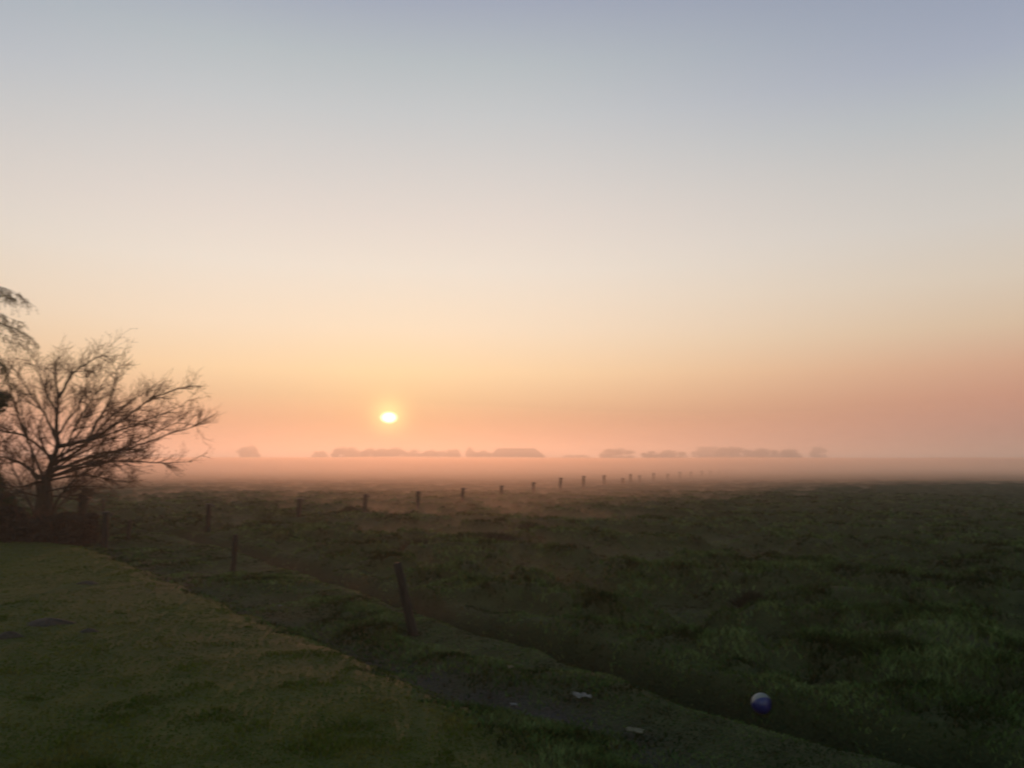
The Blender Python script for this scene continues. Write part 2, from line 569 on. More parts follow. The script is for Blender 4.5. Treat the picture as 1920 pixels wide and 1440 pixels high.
def single_post(px, base_y, topx, topy, r, label, ins=False):
    gx, gy = on_ground(px, base_y)
    z = hz(gx, gy)
    t = at_depth(topx, topy, gy)
    L = math.hypot(t[0] - gx, t[2] - z)
    o = make_post(L, r, ins)
    o.location = (gx, gy, z)
    o.rotation_euler = (R(2), math.atan2(t[0] - gx, t[2] - z), 0)
    tag(o, label, 'fence post', 'old posts along the ditch')
    return o


single_post(776, 1188, 745, 1056, 0.062, 'dark wooden post leaning left, nearest and largest, beside the ditch')
single_post(436, 1077, 443, 1003, 0.055, 'dark wooden post leaning slightly right between the two ditches')
single_post(240, 1018, 244, 976, 0.05, 'short dark post beside the ditch, right of the bare tree')
single_post(195, 962, 194, 936, 0.07, 'faint weathered post behind the row, just right of the bare tree trunk')


def stout_post():
    gx, gy = on_ground(152, 1014)
    z = hz(gx, gy)
    o = thing('gate_post', (gx, gy, z), 'thick dark gate post at the right end of the low hedge', 'gate post')
    h = at_depth(152, 928, gy)[2] - z
    tb = Tubes()
    tb.add([(0, 0, -0.2), (0, 0, h * 0.5), (0, 0, h * 0.96), (0, 0, h)], [0.14, 0.135, 0.13, 0.10], 10)
    tb.build('shaft', M_post, o)
    tb = Tubes()
    tb.add([(0.05, -0.02, h - 0.14), (0.22, -0.02, h - 0.09)], [0.045, 0.03], 8)
    tb.build('hinge_bracket', M_insul, o)


stout_post()


# ------------------------------------------------------------------ bare tree
def smooth_path(P, n):
    P = np.asarray(P, float)
    t = np.concatenate([[0], np.cumsum(np.linalg.norm(np.diff(P, axis=0), axis=1))])
    q = np.linspace(0, t[-1], n)
    out = np.stack([np.interp(q, t, P[:, c]) for c in range(3)], 1)
    for _ in range(2):
        out[1:-1] = 0.25 * out[:-2] + 0.5 * out[1:-1] + 0.25 * out[2:]
    return out


TREE_Y = 24.2
LIMBS = [   # pixel path, start radius, end radius, depth drift in metres
    ([(88, 895), (97, 868), (110, 832), (105, 800), (108, 765), (110, 742), (101, 700), (103, 668), (112, 650)], 0.10, 0.012, 0.5),
    ([(111, 745), (124, 720), (138, 694), (155, 676), (172, 662), (190, 646), (205, 636)], 0.045, 0.008, -0.7),
    ([(109, 838), (140, 830), (170, 826), (207, 803), (250, 777), (292, 745), (325, 737), (384, 723)], 0.06, 0.007, -1.2),
    ([(165, 826), (178, 800), (205, 752), (216, 722), (219, 695), (226, 670)], 0.045, 0.008, 1.0),
    ([(95, 873), (140, 850), (165, 829), (200, 790), (230, 765), (262, 745), (300, 725)], 0.06, 0.007, 0.9),
    ([(92, 885), (140, 868), (185, 850), (232, 845), (290, 828), (330, 815), (370, 802), (411, 795)], 0.06, 0.006, -0.5),
    ([(92, 893), (150, 878), (200, 863), (260, 866), (320, 868), (384, 866)], 0.05, 0.006, 1.1),
    ([(88, 902), (130, 892), (190, 893), (230, 905), (264, 902)], 0.035, 0.006, -1.0),
    ([(88, 898), (130, 880), (190, 855), (240, 838), (300, 812), (350, 790), (400, 800)], 0.045, 0.006, 1.8),
    ([(104, 860), (150, 835), (200, 815), (250, 800), (305, 780), (365, 760)], 0.04, 0.006, -2.0),
    ([(84, 900), (60, 884), (40, 868), (10, 858), (-40, 850)], 0.06, 0.01, 0.7),
    ([(108, 832), (96, 800), (80, 770), (60, 745), (45, 718), (30, 690)], 0.05, 0.007, -0.8),
    ([(100, 860), (70, 835), (40, 812), (0, 810), (-40, 800)], 0.045, 0.008, 1.2),
    ([(109, 815), (125, 790), (148, 765), (160, 735), (163, 700)], 0.035, 0.007, 1.5),
    ([(107, 775), (90, 745), (78, 715), (70, 690), (76, 670)], 0.03, 0.006, -1.3),
    ([(86, 900), (66, 905), (36, 915), (-10, 905)], 0.035, 0.008, -1.4),
    ([(98, 868), (120, 845), (135, 815), (150, 780), (180, 740), (190, 700)], 0.04, 0.007, -3.0),
    ([(98, 868), (80, 840), (70, 800), (90, 760), (85, 720)], 0.04, 0.007, 2.8),
    ([(92, 888), (130, 860), (180, 835), (230, 815), (270, 790)], 0.04, 0.007, 3.2),
    ([(76, 990), (56, 945), (36, 905), (14, 850), (0, 800)], 0.05, 0.007, 0.9),
    ([(84, 985), (108, 935), (146, 892), (195, 868), (240, 862)], 0.05, 0.007, -1.6),
    ([(84, 985), (112, 945), (140, 915), (180, 890), (215, 880)], 0.04, 0.006, 1.6),
    ([(84, 905), (62, 850), (42, 800), (22, 740), (12, 690)], 0.045, 0.007, 1.4),
    ([(80, 960), (66, 900), (58, 840), (40, 780), (34, 730)], 0.045, 0.007, -1.6),
    ([(90, 900), (122, 850), (150, 810), (175, 770), (196, 735)], 0.045, 0.007, 2.2),
    ([(80, 925), (110, 915), (160, 910), (215, 916)], 0.03, 0.006, -0.8),
    ([(78, 930), (110, 930), (150, 938), (185, 956)], 0.03, 0.006, 0.9),
    ([(72, 930), (40, 922), (0, 930), (-30, 945)], 0.03, 0.006, -0.8),
    ([(78, 915), (60, 890), (50, 870), (30, 850)], 0.03, 0.006, 0.8),
    ([(90, 890), (120, 875), (170, 870), (220, 850), (280, 845)], 0.035, 0.006, -3.0),
]


def bare_tree():
    bx, by = on_ground(74, 1010)
    bz = hz(bx, by)
    root = thing('bare_tree', (bx, by, bz), 'bare spreading tree with a mesh of fine reddish twigs on the left', 'tree')
    base = np.array([bx, by, bz])
    trunk, crown, twigs = Tubes(), Tubes(), Tubes()
    tp = [at_depth(x, y, TREE_Y) for x, y in [(74, 1014), (73, 985), (76, 950), (82, 918), (88, 893)]]
    trunk.add(smooth_path(tp, 12), np.interp(np.linspace(0, 1, 12), [0, 0.12, 1], [0.25, 0.19, 0.14]), 12)
    tp = [at_depth(x, y, TREE_Y + 0.1) for x, y in [(86, 1014), (92, 970), (93, 930), (90, 893)]]
    trunk.add(smooth_path(tp, 10), np.linspace(0.14, 0.08, 10), 10)
    tips = []

    def grow(P, rad, level):
        """Side shoots along the path P."""
        L = np.linalg.norm(np.diff(P, axis=0), axis=1).sum()
        cnt = {0: int(7 + 3.8 * L), 1: int(3 + 5.5 * L), 2: int(1 + 4.5 * L)}[level]
        for _ in range(cnt):
            t = rng.uniform(0.22 if level == 0 else 0.12, 0.99)
            f = t * (len(P) - 1)
            a = int(f)
            a2 = min(a + 1, len(P) - 1)
            p = P[a] + (P[a2] - P[a]) * (f - a)
            d = P[a2] - P[max(a2 - 1, 0)]
            d = d / (np.linalg.norm(d) + 1e-9)
            side = rng.normal(size=3)
            side -= side.dot(d) * d
            side /= np.linalg.norm(side)
            ang = R(rng.uniform(22, 62))
            nd = d * math.cos(ang) + side * math.sin(ang) + np.array([0.06, 0, 0.16])
            nd /= np.linalg.norm(nd)
            ln = {0: rng.uniform(0.42, 1.0), 1: rng.uniform(0.22, 0.6), 2: rng.uniform(0.1, 0.28)}[level] * (1.1 - 0.45 * t)
            m = {0: 7, 1: 5, 2: 3}[level]
            bend = rng.normal(size=3) * 0.08 + np.array([0.03, 0, 0.06])
            s = np.linspace(0, 1, m)[:, None]
            Q = p + nd * ln * s + bend * ln * s ** 2 + np.cumsum(rng.normal(size=(m, 3)), 0) * ln * 0.02 * (s > 0)
            r0 = min(rad * (1 - 0.6 * t) * 0.55, {0: 0.014, 1: 0.007, 2: 0.0045}[level])
            r0 = max(r0, {0: 0.008, 1: 0.005, 2: 0.0038}[level])
            (crown if level == 0 else twigs).add(Q, np.linspace(r0, max(r0 * 0.4, 0.003), m), {0: 5, 1: 3, 2: 3}[level])
            if level < 2:
                grow(Q, r0, level + 1)
            else:
                tips.append(Q[-1])

    for path, r0, r1, dd in LIMBS:
        m = len(path)
        path = [(x if x < 220 else 220 + (x - 220) * 0.86, y if y > 700 else 700 - (700 - y) * 0.62) for x, y in path]
        P = [at_depth(x, y, TREE_Y + dd * (j / (m - 1)) ** 1.2) for j, (x, y) in enumerate(path)]
        # keep the drawn outline while the limb runs in depth
        P = smooth_path(P, 3 * m)
        P[1:-1] += rng.normal(size=(len(P) - 2, 3)) * 0.010
        n = len(P)
        crown.add(P, 1.15 * r0 + (r1 - 1.15 * r0) * np.linspace(0, 1, n) ** 0.7, 7)
        grow(P, r0, 0)
    trunk.build('trunk', M_bark, root, base)
    cr = crown.build('branches', M_bark, root, base)
    twigs.build('twigs', M_twig, cr, base)
    T = np.array(tips)
    T = T[rng.uniform(0, 1, len(T)) < 0.55]
    V, Fc = leaf_tris(T, 0.035)
    mesh('buds', V - base, Fc, M_bud, cr)
    print('tips', len(tips))


bare_tree()


# ------------------------------------------------------------------ weeping tree, evergreen and hedge at the left edge
def weeping_tree():
    Y = 21.0
    b = at_depth(-190, 1000, Y)
    bz = hz(b[0], b[1])
    base = np.array([b[0], b[1], bz])
    root = thing('weeping_birch', tuple(base), 'weeping birch hanging thin leafy twigs into the upper left edge', 'tree')
    tr, br = Tubes(), Tubes()
    tw = br
    trunk = smooth_path([at_depth(x, y, Y) for x, y in [(-190, 1030), (-186, 900), (-178, 750), (-165, 600), (-150, 480), (-140, 380)]], 14)
    tr.add(trunk, np.linspace(0.22, 0.05, 14), 10)
    leaves = []
    arcs = [[(-158, 560), (-90, 520), (-20, 532), (30, 545), (58, 572)], [(-155, 540), (-80, 500), (-10, 530), (10, 548), (34, 566)],
            [(-165, 610), (-90, 585), (-20, 600), (35, 618), (62, 634), (74, 655)], [(-165, 620), (-80, 600), (0, 625), (45, 640), (70, 648)],
            [(-160, 590), (-80, 560), (-10, 580), (20, 600), (48, 605)], [(-170, 660), (-90, 640), (-20, 660), (10, 690), (22, 735)],
            [(-170, 650), (-90, 625), (-30, 640), (-2, 665), (12, 700)], [(-150, 500), (-190, 450), (-260, 470), (-300, 560)],
            [(-165, 600), (-220, 560), (-290, 580), (-320, 680)], [(-150, 480), (-120, 420), (-60, 420), (-30, 480)]]
    for arc in arcs:
        for rep in range(2):
            dd = rng.uniform(-1.6, 1.6)
            off = np.array([rng.uniform(-10, 2), rng.uniform(-10, 14)]) if rep else np.zeros(2)
            m = len(arc)
            P = smooth_path([at_depth(x + off[0] * j / m, y + off[1] * j / m, Y + dd * j / m) for j, (x, y) in enumerate(arc)], 16)
            br.add(P, np.linspace(0.013, 0.004, 16), 5)
            for _ in range(36):
                f = rng.uniform(0.35, 1.0) * 15
                a = min(int(f), 14)
                p = P[a]
                ln = rng.uniform(0.18, 0.55)
                hd = rng.uniform(0, 2 * math.pi)
                out = np.array([math.cos(hd) * 0.45 + 0.2, math.sin(hd) * 0.5, 0])
                s = np.linspace(0, 1, 6)[:, None]
                Q = p + out * ln * s + np.array([0, 0, -1.0]) * ln * s ** 1.8 * rng.uniform(0.4, 1.0)
                tw.add(Q, np.linspace(0.005, 0.0035, 6), 3)
                q = rng.integers(8, 20)
                leaves.append(p + (Q[-1] - p) * rng.uniform(0.1, 1.0, (q, 1)) + rng.normal(size=(q, 3)) * 0.035)
    tr.build('trunk', M_birch_bark, root, base)
    br.build('branches', M_bark, root, base)
    V, Fc = leaf_tris(np.concatenate(leaves), 0.034)
    mesh('crown', V - base, Fc, M_birch_leaf, root)


weeping_tree()


def leafy_mass(blobs, Y, n_per, size, depth):
    out = []
    for (px, py, rad) in blobs:
        c = at_depth(px, py, Y)
        rr = rad * Y / F
        n = int(n_per * rad / 40)
        k = ball_points(26, 0.3) * rr * np.array([1, depth, 1])
        idx = rng.integers(0, 26, n)
        out.append(c + k[idx] * 0.85 + rng.normal(size=(n, 3)) * rr * 0.16)
    return np.concatenate(out)


def evergreen_bush():
    Y = 25.5
    b = at_depth(-70, 1005, Y)
    base = np.array([b[0], b[1], hz(b[0], b[1])])
    root = thing('evergreen_shrub', tuple(base), 'dark green leafy shrub cut by the left edge behind the bare tree', 'shrub')
    C = leafy_mass([(-22, 750, 38), (-75, 800, 60), (-80, 870, 75), (-18, 900, 26), (-50, 950, 70), (0, 945, 26), (-110, 860, 90), (-100, 950, 80)], Y, 2600, 0.1, 1.0)
    V, Fc = leaf_tris(C, 0.10)
    mesh('crown', V - base, Fc, M_evergreen, root)
    tb = Tubes()
    for _ in range(9):
        e = C[rng.integers(0, len(C))] - base
        s = np.array([rng.uniform(-0.2, 0.2), rng.uniform(-0.2, 0.2), -0.1])
        tb.add(smooth_path([s, s * 0.5 + e * 0.4 + [0, 0, 0.2], e], 8), np.linspace(0.05, 0.01, 8), 6)
    tb.build('stems', M_bark, root)


evergreen_bush()


def hedge():
    a, b = on_ground(-330, 1019), on_ground(158, 1021)
    base = np.array([b[0], b[1], 0.0])
    root = thing('low_hedge', tuple(base), 'low dark brown tangled hedge along the far edge of the lawn', 'hedge')
    n = 52000
    t = rng.uniform(0, 1, n) ** 1.3
    x, y = a[0] + (b[0] - a[0]) * (1 - t) * 1.0, a[1] + (b[1] - a[1]) * (1 - t)
    x = b[0] + (a[0] - b[0]) * t
    y = b[1] + (a[1] - b[1]) * t
    top = 0.42 + 0.75 * fbm(x * 2.2, y * 0 + 3, 71) + 0.18 * sstep(1.0, 4, b[0] - x)
    z = top * rng.uniform(0, 1, n) ** 0.8
    dy = rng.normal(size=n) * 0.32 * (1 - 0.4 * z)
    C = np.stack([x + rng.normal(size=n) * 0.05, y + dy + 0.25, height(x, y + dy + 0.25) * 0 + z], 1)
    V, Fc = leaf_tris(C, 0.085)
    mesh('foliage', V - base, Fc, M_hedge, root)
    tb = Tubes()
    for _ in range(420):
        t = rng.uniform(0, 1) ** 0.8
        p = np.array([b[0] + (a[0] - b[0]) * t, b[1] + (a[1] - b[1]) * t + rng.normal() * 0.2 + 0.25, 0])
        hgt = rng.uniform(0.7, 1.15)
        Q = smooth_path([p, p + [rng.normal() * 0.1, rng.normal() * 0.1, hgt * 0.5], p + [rng.normal() * 0.25, rng.normal() * 0.2, hgt]], 6)
        tb.add(Q, np.linspace(0.012, 0.004, 6), 4)
    tb.build('stems', M_twig, root, base)


hedge()


# ------------------------------------------------------------------ ball and scraps
def ball():
    rad = 0.1
    gy = min(np.arange(6.8, 10, 0.02), key=lambda q: abs(at_depth(1428, 1319, q)[2] - hz(at_depth(1428, 1319, q)[0], q) - rad * 0.9))
    c = at_depth(1428, 1319, gy)
    seg, ring = 48, 32
    V, Q, mi = [], [], []
    for a in range(ring + 1):
        th = math.pi * a / ring
        for b in range(seg):
            ph = 2 * math.pi * b / seg + R(158)
            s = b % 8
            rr = rad * (0.985 if s == 0 and 0 < a < ring else 1.0)     # sunk seams between the panels
            V.append((rr * math.sin(th) * math.cos(ph), rr * math.sin(th) * math.sin(ph), rr * math.cos(th)))
    for a in range(ring):
        for b in range(seg):
            b2 = (b + 1) % seg
            Q.append((a * seg + b, (a + 1) * seg + b, (a + 1) * seg + b2, a * seg + b2))
            mi.append(0 if b // 8 in (0, 4) else 1)
    o = mesh('ball', V, Q, M_white, None, True, tuple(c))
    o.data.materials.append(M_blue)
    o.data.polygons.foreach_set('material_index', np.array(mi, np.int32))
    o.rotation_euler = (R(12), R(78), R(8))
    tag(o, 'blue and white play ball lying in the dark ditch', 'ball')


ball()


def scrap(px, py, w, d, h, mat, label, rz=0.0, cat='litter'):
    gx, gy = on_ground(px, py)
    n = 9
    g = np.linspace(-0.5, 0.5, n)
    X, Yg = np.meshgrid(g, g)
    X, Yg = X.ravel(), Yg.ravel()
    Z = h * (1.1 * fbm(X * 5 + px, Yg * 5, 90) - 0.1) + 0.012
    edge = 1 - 0.25 * vnoise(np.arctan2(Yg, X) * 2 + px, X * 0, 5)
    top = np.stack([X * w * edge, Yg * d * edge, Z], 1)
    V = np.concatenate([top, top - [0, 0, 0.006]])
    Q = []
    for a in range(n - 1):
        for b in range(n - 1):
            q = [a * n + b, a * n + b + 1, (a + 1) * n + b + 1, (a + 1) * n + b]
            Q.append(q)
            Q.append([k + n * n for k in reversed(q)])
    rim = [b for b in range(n)] + [a * n + n - 1 for a in range(1, n)] + [(n - 1) * n + b for b in range(n - 2, -1, -1)] + [a * n for a in range(n - 2, 0, -1)]
    for a, b in zip(rim, rim[1:] + rim[:1]):
        Q.append([b, a, a + n * n, b + n * n])
    o = mesh('paper_scrap', V, Q, mat, None, True, (gx, gy, hz(gx, gy) + 0.03))
    o.rotation_euler = (R(10), R(4), rz)
    tag(o, label, cat, 'scraps lying along the muddy ditch')


scrap(1092, 1312, 0.20, 0.09, 0.06, M_paper, 'longest white crumpled scrap lying at the right end of the mud', -0.2)
scrap(957, 1267, 0.07, 0.07, 0.05, M_yellow, 'small yellowish scrap on grass above the dark mud', 0.3)
scrap(963, 1304, 0.075, 0.05, 0.03, M_paper, 'tiny pale scrap in the middle of the dark mud', 0.1)
scrap(1190, 1358, 0.17, 0.08, 0.03, M_yellow, 'dull flat yellowish scrap in the grass, right of and below the white scrap', -0.3)
scrap(525, 1137, 0.05, 0.05, 0.03, M_paper, 'tiny pale scrap on the grass strip left of the leaning post', 0.5)


# ------------------------------------------------------------------ far trees and barn
FAR = 640.0


def far_tree_proto(kind):
    """Crown about 1 m wide and 1 m high round (0, 0, 0.62) on a unit scale, trunk below."""
    o = bpy.data.objects.new('far_tree', None)
    link(o)
    C = []
    lean = rng.uniform(-0.12, 0.12)
    for _ in range(18):
        c = ball_points(1, 0.4)[0] * np.array([0.36, 0.36, 0.26]) + [0, 0, 0.58]
        c[2] -= 0.6 * (c[0] - lean) ** 2
        if kind == 1:
            c[2] = 0.45 + (c[2] - 0.62) * 1.2
        rr = rng.uniform(0.07, 0.17)
        C.append(c + ball_points(150, 0.4) * rr)
    V, Fc = leaf_tris(np.concatenate(C), 0.055)
    mesh('crown', V, Fc, M_far_leaf, o)
    tb = Tubes()
    tb.add([(0, 0, -0.02), (0.01, 0, 0.25), (0, 0.01, 0.6)], [0.03, 0.022, 0.012], 8)
    for _ in range(5):
        a = rng.uniform(0, 6.28)
        tb.add([(0, 0, rng.uniform(0.25, 0.4)), (0.15 * math.cos(a), 0.15 * math.sin(a), 0.55), (0.28 * math.cos(a), 0.28 * math.sin(a), 0.7)], [0.014, 0.01, 0.005], 5)
    tb.build('trunk', M_bark, o)
    return o


far_protos = [far_tree_proto(0), far_tree_proto(1), far_tree_proto(0), far_tree_proto(1)]
far_used = [False] * 4
ROW_A = 'hazy tree in the low dark treeline directly below and left of the sun'
ROW_B = 'hazy tree in the thin treeline between the sun and the barn'
ROW_C = 'hazy tree in the long pale clump right of the far fence posts'
FT = [  # px, width px, top px, distance factor, label, group
    (465, 46, 833, 1.0, 'lone rounded hazy tree on the skyline between bare tree and sun', None),
    (600, 34, 845, 1.05, 'lowest small hazy bush at the left end of the treeline below the sun', None),
    (640, 40, 839, 1.0, ROW_A, 'A'), (665, 46, 836, 1.02, ROW_A, 'A'), (692, 40, 838, 0.98, ROW_A, 'A'),
    (716, 30, 839, 1.0, ROW_A, 'A'), (742, 44, 840, 1.0, ROW_A, 'A'), (775, 46, 841, 1.03, ROW_B, 'B'),
    (805, 40, 842, 1.0, ROW_B, 'B'), (850, 34, 841, 1.0, ROW_B, 'B'), (830, 30, 846, 1.06, ROW_B, 'B'),
    (884, 22, 836, 0.99, 'narrow tallest hazy tree just left of the barn', None),
    (905, 34, 843, 1.0, 'rounded hazy tree touching the left end of the barn roof', None),
    (1080, 70, 853, 1.2, 'very faint low hazy bush right of the barn, nearly lost in mist', None),
    (1155, 70, 841, 1.0, 'broad hazy tree alone between the barn and the right hand clumps', None),
    (1222, 50, 844, 1.0, 'left one of two hazy trees joined above the far fence posts', None),
    (1256, 54, 842, 1.0, 'right one of two hazy trees joined above the far fence posts', None),
    (1326, 60, 835, 1.1, ROW_C, 'C'), (1365, 54, 838, 1.0, ROW_C, 'C'), (1395, 56, 836, 1.03, ROW_C, 'C'), (1430, 50, 838, 1.0, ROW_C, 'C'),
    (1479, 48, 841, 1.0, 'small rounded hazy tree just right of the long pale clump', None),
    (1533, 32, 837, 1.1, 'faint upright hazy tree, last one on the right of the skyline', None),
]
GN = {'A': 'hazy trees in the line below the sun', 'B': 'hazy trees between sun and barn', 'C': 'hazy trees in the long right clump'}
for n, (px, w, ty, df, label, g) in enumerate(FT):
    Y = FAR * df
    q = n % 4
    if far_used[q]:
        o = copy_tree(far_protos[q])
    else:
        o, far_used[q] = far_protos[q], True
    t = at_depth(px, ty - 3, Y)
    o.location = (t[0], Y, 0)
    ww = w * Y / F * 1.32
    hh = t[2] / (0.98 if q % 2 == 0 else 0.86)
    o.scale = (ww, max(ww, 7), hh)
    o.rotation_euler = (0, 0, rng.uniform(-0.6, 0.6))
    tag(o, label, 'tree', GN.get(g))


def barn():
    Y = 632.0
    l, r_ = at_depth(916, 842, Y), at_depth(1021, 842, Y)
    ridge = at_depth(970, 841, Y)[2]
    eave = at_depth(970, 855.5, Y)[2]
    xl, xr = l[0], r_[0]
    rl, rr = at_depth(933, 842, Y)[0], at_depth(1003, 842, Y)[0]
    cx = (xl + xr) / 2
    D = 10.0
    o = thing('barn', (cx, Y, 0), 'long low farm barn with hipped roof showing above the mist', 'barn')
    xl, xr, rl, rr = xl - cx, xr - cx, rl - cx, rr - cx
    rf = [(xl, -D, eave), (xr, -D, eave), (xr, D, eave), (xl, D, eave), (rl, 0, ridge), (rr, 0, ridge),
          (xl, -D, eave - 0.3), (xr, -D, eave - 0.3), (xr, D, eave - 0.3), (xl, D, eave - 0.3)]
    fc = [(0, 1, 5), (0, 5, 4), (2, 3, 4), (2, 4, 5), (1, 2, 5), (3, 0, 4)]
    for q in [(1, 0, 6, 7), (2, 1, 7, 8), (3, 2, 8, 9), (0, 3, 9, 6), (9, 8, 7, 6)]:
        fc += [(q[0], q[1], q[2]), (q[0], q[2], q[3])]
    ro = mesh('roof', rf, fc, M_roof, o)
    tb = Tubes()
    tb.add([(rl, 0, ridge + 0.02), (rr, 0, ridge + 0.02)], [0.18, 0.18], 6)
    tb.build('ridge_cap', M_roof, ro)
    wx0, wx1, wd = xl + 0.7, xr - 0.7, D - 0.7
    wv = [(wx0, -wd, -0.3), (wx1, -wd, -0.3), (wx1, wd, -0.3), (wx0, wd, -0.3)]
    wv = wv + [(x, y, eave - 0.3) for x, y, z in wv]
    mesh('wall', wv, [(0, 1, 5, 4), (1, 2, 6, 5), (2, 3, 7, 6), (3, 0, 4, 7)], M_wall, o)
    for k in range(3):
        x0 = wx0 + 4 + k * 8.5
        y0 = -wd - 0.06
        v = [(x0, y0, 0), (x0 + 3.6, y0, 0), (x0 + 3.6, y0, 3.6), (x0, y0, 3.6)]
        v = v + [(a, y0 + 0.055, c) for a, b, c in v]
        mesh('door', v, [(0, 1, 2, 3), (0, 1, 5, 4), (1, 2, 6, 5), (2, 3, 7, 6), (3, 0, 4, 7)], M_door, o)


barn()


# ------------------------------------------------------------------ sky, sun
SUN_AZ = math.atan((729 - 960) / F)
SUN_EL = math.asin(ray(729, 783)[2] / np.linalg.norm(ray(729, 783)))
w = bpy.data.worlds.new('World')
SC.world = w
w.use_nodes = True
nt = w.node_tree
for n in list(nt.nodes):
    nt.nodes.remove(n)
NL = nt.links.new


def math_node(op, a, b=None, c=None, clamp=False):
    n = nt.nodes.new('ShaderNodeMath')
    n.operation = op
    n.use_clamp = clamp
    for k, v in enumerate((a, b, c)):
        if v is None:
            continue
        if isinstance(v, (int, float)):
            n.inputs[k].default_value = v
        else:
            NL(v, n.inputs[k])
    return n.outputs[0]


def vec_node(op, a, b=None):
    n = nt.nodes.new('ShaderNodeVectorMath')
    n.operation = op
    for k, v in enumerate((a, b)):
        if v is None:
            continue
        if isinstance(v, tuple):
            n.inputs[k].default_value = v
        else:
            NL(v, n.inputs[k])
    return n.outputs['Value'] if op == 'DOT_PRODUCT' else n.outputs['Vector']


def mix_col(f, a, b, blend='MIX'):
    x = nt.nodes.new('ShaderNodeMix')
    x.data_type = 'RGBA'
    x.blend_type = blend
    x.clamp_result = False
    for s, v in (('Factor', f), ('A', a), ('B', b)):
        if isinstance(v, (int, float)):
            x.inputs[s].default_value = v
        elif isinstance(v, tuple):
            x.inputs[s].default_value = v
        else:
            NL(v, x.inputs[s])
    return x.outputs['Result']


def smooth01(v, e0, e1):
    n = nt.nodes.new('ShaderNodeMapRange')
    n.interpolation_type = 'SMOOTHSTEP'
    n.inputs['From Min'].default_value, n.inputs['From Max'].default_value = e0, e1
    NL(v, n.inputs['Value'])
    return n.outputs['Result']


tc = nt.nodes.new('ShaderNodeTexCoord')
dirv = vec_node('NORMALIZE', tc.outputs['Generated'])
sepx = nt.nodes.new('ShaderNodeSeparateXYZ')
NL(dirv, sepx.inputs[0])
elev = math_node('MULTIPLY', math_node('ARCSINE', sepx.outputs['Z']), 180 / math.pi)
flat = vec_node('NORMALIZE', vec_node('MULTIPLY', dirv, (1, 1, 0)))
az = math_node('MULTIPLY', math_node('ARCCOSINE', vec_node('DOT_PRODUCT', flat, (math.sin(SUN_AZ - R(2)), math.cos(SUN_AZ - R(2)), 0.0))), 180 / math.pi)
sd = (math.sin(SUN_AZ) * math.cos(SUN_EL), math.cos(SUN_AZ) * math.cos(SUN_EL), math.sin(SUN_EL))
theta = math_node('MULTIPLY', math_node('ARCCOSINE', math_node('MINIMUM', vec_node('DOT_PRODUCT', dirv, sd), 0.9999999)), 180 / math.pi)


def ramp(stops):
    cr = nt.nodes.new('ShaderNodeValToRGB')
    el = cr.color_ramp.elements
    el[0].position, el[0].color = stops[0][0] / 60.0, lin(*stops[0][1])
    el[1].position, el[1].color = stops[-1][0] / 60.0, lin(*stops[-1][1])
    for e, c in stops[1:-1]:
        q = el.new(e / 60.0)
        q.color = lin(*c)
    NL(math_node('DIVIDE', elev, 60.0, clamp=True), cr.inputs['Fac'])
    return cr.outputs['Color']


NEAR = [(0, (210, 138, 110)), (1.5, (200, 144, 112)), (3, (212, 163, 124)), (4.5, (232, 190, 146)), (6.4, (248, 213, 168)), (9.5, (246, 223, 195)), (13.6, (237, 225, 210)),
        (17, (227, 217, 208)), (20.6, (213, 209, 205)), (24, (198, 201, 202)), (27.3, (182, 190, 194)), (31, (162, 170, 186)), (38, (130, 142, 166)), (60, (84, 98, 130))]
SIDE = [(0, (150, 118, 110)), (1.2, (168, 124, 112)), (2.6, (186, 134, 116)), (4.1, (198, 145, 122)), (6, (210, 164, 136)), (8.5, (216, 190, 162)), (11.5, (216, 202, 184)),
        (15, (208, 203, 196)), (18.5, (196, 196, 194)), (21.5, (180, 187, 192)), (24.5, (164, 172, 188)), (27, (154, 163, 182)), (35, (124, 136, 162)), (60, (80, 94, 126))]
front = mix_col(smooth01(az, 6, 48), ramp(NEAR), ramp(SIDE))
sky = nt.nodes.new('ShaderNodeTexSky')
sky.sky_type = 'NISHITA'
sky.sun_disc = False
sky.sun_elevation = SUN_EL
sky.sun_rotation = SUN_AZ
sky.dust_density = 3.0
sky.air_density = 1.2
nish = vec_node('SCALE', sky.outputs['Color'])
nish.node.inputs['Scale'].default_value = 0.46
body = mix_col(smooth01(az, 50, 110), front, nish)
body = mix_col(smooth01(elev, 36, 65), body, nish)
glow1 = math_node('POWER', 2.71828, math_node('MULTIPLY', theta, -1 / 4.5))
body = mix_col(glow1, body, (0.12, 0.095, 0.0, 1), 'ADD')
t2 = math_node('DIVIDE', theta, 1.1)
glow2 = math_node('POWER', 2.71828, math_node('MULTIPLY', math_node('MULTIPLY', t2, t2), -1.0))
body = mix_col(glow2, body, (0.7, 0.46, 0.14, 1), 'ADD')
# the low sun, flattened a little by refraction and softened by the misty air
diff = vec_node('SUBTRACT', dirv, sd)
e1 = vec_node('DOT_PRODUCT', diff, (math.cos(SUN_AZ), -math.sin(SUN_AZ), 0.0))
e2 = math_node('MULTIPLY', vec_node('DOT_PRODUCT', diff, (0.0, 0.0, 1.0)), 1.45)
flatd = math_node('MULTIPLY', math_node('SQRT', math_node('ADD', math_node('MULTIPLY', e1, e1), math_node('MULTIPLY', e2, e2))), 180 / math.pi)
disc = math_node('SUBTRACT', 1.0, smooth01(flatd, 0.15, 0.7))
body = mix_col(disc, body, (3.5, 3.0, 2.0, 1), 'ADD')
bg = nt.nodes.new('ShaderNodeBackground')
NL(body, bg.inputs['Color'])
bg.inputs['Strength'].default_value = 1.0
wo = nt.nodes.new('ShaderNodeOutputWorld')
NL(bg.outputs[0], wo.inputs['Surface'])

